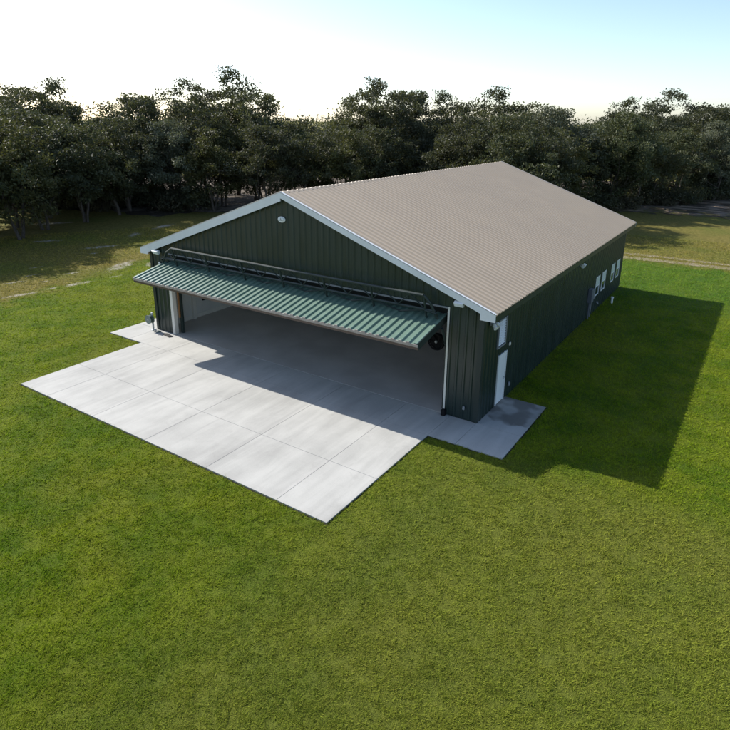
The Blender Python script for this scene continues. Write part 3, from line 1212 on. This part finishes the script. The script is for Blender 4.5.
SKIP = []
specials = [
    (PALE, 2.0, 55.5, 1.02, 0.4, 'pale grey-green leafy tree rising behind the middle of the roof ridge', 'tree', None),
    (GREEN, 9.0, 61.5, 1.0, 1.9, 'sunlit yellow-green crowned tree just right of the rear ridge end', 'tree', None),
    (PALE, 18.5, 80.0, .90, 2.6, 'pale green crowned tree at the right end of the wood', 'tree', None),
    (PALE, -33.5, 29.0, .86, 4.0, 'pale green glinting tree in the dark wood left of the gable', 'tree', None),
]
for a in specials:
    plant(*a)
    SKIP.append((a[1], a[2]))
for row, (off, step, smin, smax) in enumerate(((1.6, 4.3, .78, 1.05), (6.2, 4.6, .85, 1.18), (11.5, 5.2, 1.0, 1.42), (18.0, 5.8, 1.08, 1.50))):
    t = rr.uniform(0, step)
    while t < TOT:
        x, y = along(t)
        jx_, jy_ = rr.normal(0, .7, 2)
        x, y = x + nx * off + jx_, y + ny * off + jy_
        t += step * rr.uniform(.75, 1.3)
        s = rr.uniform(smin, smax)
        pr_ = PR[rr.integers(len(PR))]
        rot = rr.uniform(0, 2 * pi)
        zs = rr.uniform(.85, 1.1)
        if not visible(x, y) or any(math.hypot(x - a, y - b) < 3.4 for a, b in SKIP):
            continue
        if row > 1 and rr.random() < .24:       # openings to the sunny clearing behind
            continue
        if row > 0 and -6 < x < 15 and 63 < y < 80 and rr.random() < .6:   # the wood is thin along the sandy ground at the right
            continue
        lb, gp = tree_label(x, y)
        plant(pr_, x, y, s, rot, lb, 'tree', gp, zs)
# the near left corner of the wood: shades the left lawn
for (x, y, s, k) in ((-30.3, 4.0, 1.0, 2), (-30.2, 8.6, 1.0, 4), (-33.2, 12.6, 1.0, 0), (-33.8, 17.2, .98, 2), (-30.5, .8, 1.0, 0), (-33.5, 6.0, 1.05, 1), (-38.5, 14.5, .95, 3), (-37, 4, 1.0, 2), (-38.5, 9.5, 1.05, 5), (-31.5, -1.0, .92, 4), (-41.5, 18.5, .95, 0), (-43, 12, 1.0, 1),
                     (-38.0, 20.0, .9, 4), (-36.5, -2.5, 1.0, 3), (-44, 6, 1.05, 2), (-39.5, 17.0, .95, 5), (-41, 22.0, .95, 2), (-36.0, 11.5, .9, 0), (-35.5, 22.5, .88, 1), (-45, 15.5, 1.0, 5), (-37.0, 25.0, .9, 3), (-47, 19.5, 1.0, 4)):
    lb, gp = G_L
    plant(PR[k], x, y, s, rr.uniform(0, 6.28), lb, 'tree', gp, rr.uniform(.9, 1.05))
# trees behind the hangar whose shadows reach the rear grass
for (x, y, s, k) in ((-3.0, 44.5, .95, 3), (1.0, 48.0, .92, 1), (-6.5, 48.5, .95, 0), (3.5, 40.5, .92, 2), (2.0, 44.0, 1.0, 5), (6.0, 43.5, .9, 1), (5.5, 47.5, .95, 4)):
    lb, gp = G_M
    plant(PR[k], x, y, s, rr.uniform(0, 6.28), lb, 'tree', gp)

t = 0.0
while t < TOT:
    x, y = along(t)
    o_ = rr.uniform(-.6, 9.0)
    x, y = x + nx * o_ + rr.normal(0, .6), y + ny * o_ + rr.normal(0, .6)
    t += rr.uniform(.5, 1.15)
    k = rr.integers(len(BUSH))
    s = rr.uniform(.6, 1.5) * (1 + .05 * max(o_, 0))
    rot = rr.uniform(0, 6.28)
    if not visible(x, y):
        continue
    lb, gp = tree_label(x, y)
    if gp == G_L[1]:
        lb2, gp2 = 'low dark shrub at the foot of the wood left of the hangar', 'shrubs of the wood left of the hangar'
    elif gp == G_M[1]:
        continue                              # hidden behind the roof
    else:
        lb2, gp2 = 'low shrub at the foot of the wood right of the hangar', 'shrubs of the wood right of the hangar'
    plant(BUSH[k], x, y, s, rot, lb2, 'shrub', gp2)

# far-off wood beyond the clearing: one mass
r = np.random.default_rng(91)
P = []
for i in range(420):
    t = r.uniform(-20, TOT + 40)
    x, y = along(max(0, min(TOT, t)))
    d = r.uniform(95, 125)
    x, y = x + nx * d + r.normal(0, 6) + (t - max(0, min(TOT, t))) * .8, y + ny * d + r.normal(0, 6) + (t - max(0, min(TOT, t))) * .6
    h = r.uniform(8.5, 12)
    n = 210
    g = unit(r.normal(size=(n, 3))) * r.uniform(.35, 1, (n, 1)) ** .4
    P.append(np.array([x, y, h * .52]) + g * np.array([3.6, 3.6, h * .48]) * (1 + .15 * r.normal(size=(n, 1))))
P = np.concatenate(P)
P[:, 2] = np.maximum(P[:, 2], .2)
v, f = leaves(P, .42 * r.uniform(.6, 1.3, len(P)), r)
o = bpy.data.objects.new('distant_wood', mesh_np('distant_wood', v, f, M['leaf_mid']))
col.objects.link(o)
struct(o, 'stuff')
o['label'] = 'far-off green wood beyond the clearing'

# grass blades on the lawn, thinning out with distance
r = np.random.default_rng(123)
N = 1500000
CX, CY = 25.54, -18.75
d = np.exp(r.uniform(math.log(3.2), math.log(64), N))
ang = np.radians(33.7 + r.uniform(-41, 41, N))
gx, gy = CX - d * np.sin(ang), CY + d * np.cos(ang)
# tufts: an uneven hash of small warped cells sets height and cover
wx, wy = gx + .11 * np.sin(gy * 7.1) + .07 * np.sin(gx * 13.3), gy + .11 * np.sin(gx * 6.3 + 1) + .07 * np.sin(gy * 12.1)
def cells(sz, k):
    ix, iy = np.floor((wx * .83 + wy * .56) / sz).astype(np.int64), np.floor((-wx * .56 + wy * .83) / sz).astype(np.int64)
    h = np.sin(ix * 127.1 + iy * 311.7 + k) * 43758.5453
    return h - np.floor(h)
tuft = .6 * cells(.085, 0.3) + .4 * cells(.21, 1.7)
keep = r.random(N) < .12 + 1.25 * tuft ** 1.3
m_ = .004
keep &= ~in_rect(gx, gy, XA0 - m_, XA1 + m_, YA - m_, YS + .2)
keep &= ~in_rect(gx, gy, XP0 - m_, XP1 + m_, YS - m_, YP + m_)
keep &= ~in_rect(gx, gy, -.12, W + .12, -.5, L + .12)
for (x, y, a, b, ro) in SAND:
    ux = (gx - x) * cos(ro) + (gy - y) * sin(ro)
    uy = -(gx - x) * sin(ro) + (gy - y) * cos(ro)
    keep &= ((ux / a) ** 2 + (uy / b) ** 2 > 1) | (r.random(N) < .28)
py_ = gy - 33.35 - .03 * (gx - 17)
keep &= ~((np.abs(py_) < .5) & (r.random(N) < .6))
# not under the wood
ed = np.full(N, -1e9)
ex, ey = np.array([p[0] for p in EDGE]), np.array([p[1] for p in EDGE])
keep &= gy < np.interp(gx, ex, ey) + .3
gx, gy, d, tuft = gx[keep], gy[keep], d[keep], tuft[keep]
n = len(gx)
sc = (d / 15.0) ** .75
hgt = r.uniform(.030, .065, n) * (0.7 + .3 * sc) * (.35 + 1.35 * tuft) * np.interp(d, [4, 15], [.72, 1.0])
wid = r.uniform(.006, .012, n) * sc
az = r.uniform(0, 2 * pi, n)
la = r.uniform(0, 2 * pi, n)
ln = hgt * r.uniform(.5, 1.9, n)
b0 = np.stack([gx - np.cos(az) * wid, gy - np.sin(az) * wid, np.full(n, GZ)], 1)
b1 = np.stack([gx + np.cos(az) * wid, gy + np.sin(az) * wid, np.full(n, GZ)], 1)
tp = np.stack([gx + np.cos(la) * ln, gy + np.sin(la) * ln, GZ + hgt], 1)
v = np.stack([b0, b1, tp], 1).reshape(-1, 3)
o = bpy.data.objects.new('grass', mesh_np('grass', v, np.arange(n * 3).reshape(n, 3), M['blade']))
col.objects.link(o)
struct(o, 'stuff')
o['label'] = 'short mown green grass of the lawn'

# ------------------------------------------------------------------ camera
cam_d = bpy.data.cameras.new('camera')
cam = bpy.data.objects.new('camera', cam_d)
col.objects.link(cam)
yaw, pit, rol, fpx = 0.588, -0.315, 0.009, 600.82
fw = Vector((-sin(yaw) * cos(pit), cos(yaw) * cos(pit), sin(pit)))
rt = Vector((cos(yaw), sin(yaw), 0))
up = rt.cross(fw)
rt, up = rt * cos(rol) + up * sin(rol), up * cos(rol) - rt * sin(rol)
mw = Matrix((rt, up, -fw)).transposed().to_4x4()
mw.translation = Vector((25.542, -18.752, 10.627))
cam.matrix_world = mw
cam_d.sensor_width = 36.0
cam_d.lens = 36.0 * fpx / 730.0
cam_d.shift_y = (314.0 - 365.0) / 730.0
cam_d.clip_start = 0.1
cam_d.clip_end = 5000
scene.camera = cam

# ------------------------------------------------------------------ light
EL, AZ = radians(36.8), atan2(-1.33, 0.10)      # sun behind and left of the hangar
world = bpy.data.worlds.new('World')
scene.world = world
world.use_nodes = True
wn_ = world.node_tree
sky = wn_.nodes.new('ShaderNodeTexSky')
sky.sky_type = 'NISHITA'
sky.sun_disc = False
sky.sun_elevation = EL
sky.sun_rotation = AZ % (2 * pi)
sky.air_density = 0.75
sky.dust_density = 0.8
bg = wn_.nodes['Background']
wn_.links.new(sky.outputs[0], bg.inputs[0])
bg.inputs[1].default_value = 0.15
sun_d = bpy.data.lights.new('sun', 'SUN')
sun_d.energy = 4.6
sun_d.angle = radians(0.53)
sun_d.color = (1.0, 0.955, 0.89)
sun = bpy.data.objects.new('sun', sun_d)
col.objects.link(sun)
sun.rotation_euler = Vector((1.33, -0.10, -1.0)).to_track_quat('-Z', 'Y').to_euler()
sun.location = (-40, 10, 40)

scene.view_settings.view_transform = 'Standard'
scene.view_settings.look = 'None'
scene.view_settings.exposure = 0.6
scene.view_settings.gamma = 1.0
scene.view_settings.use_curve_mapping = False
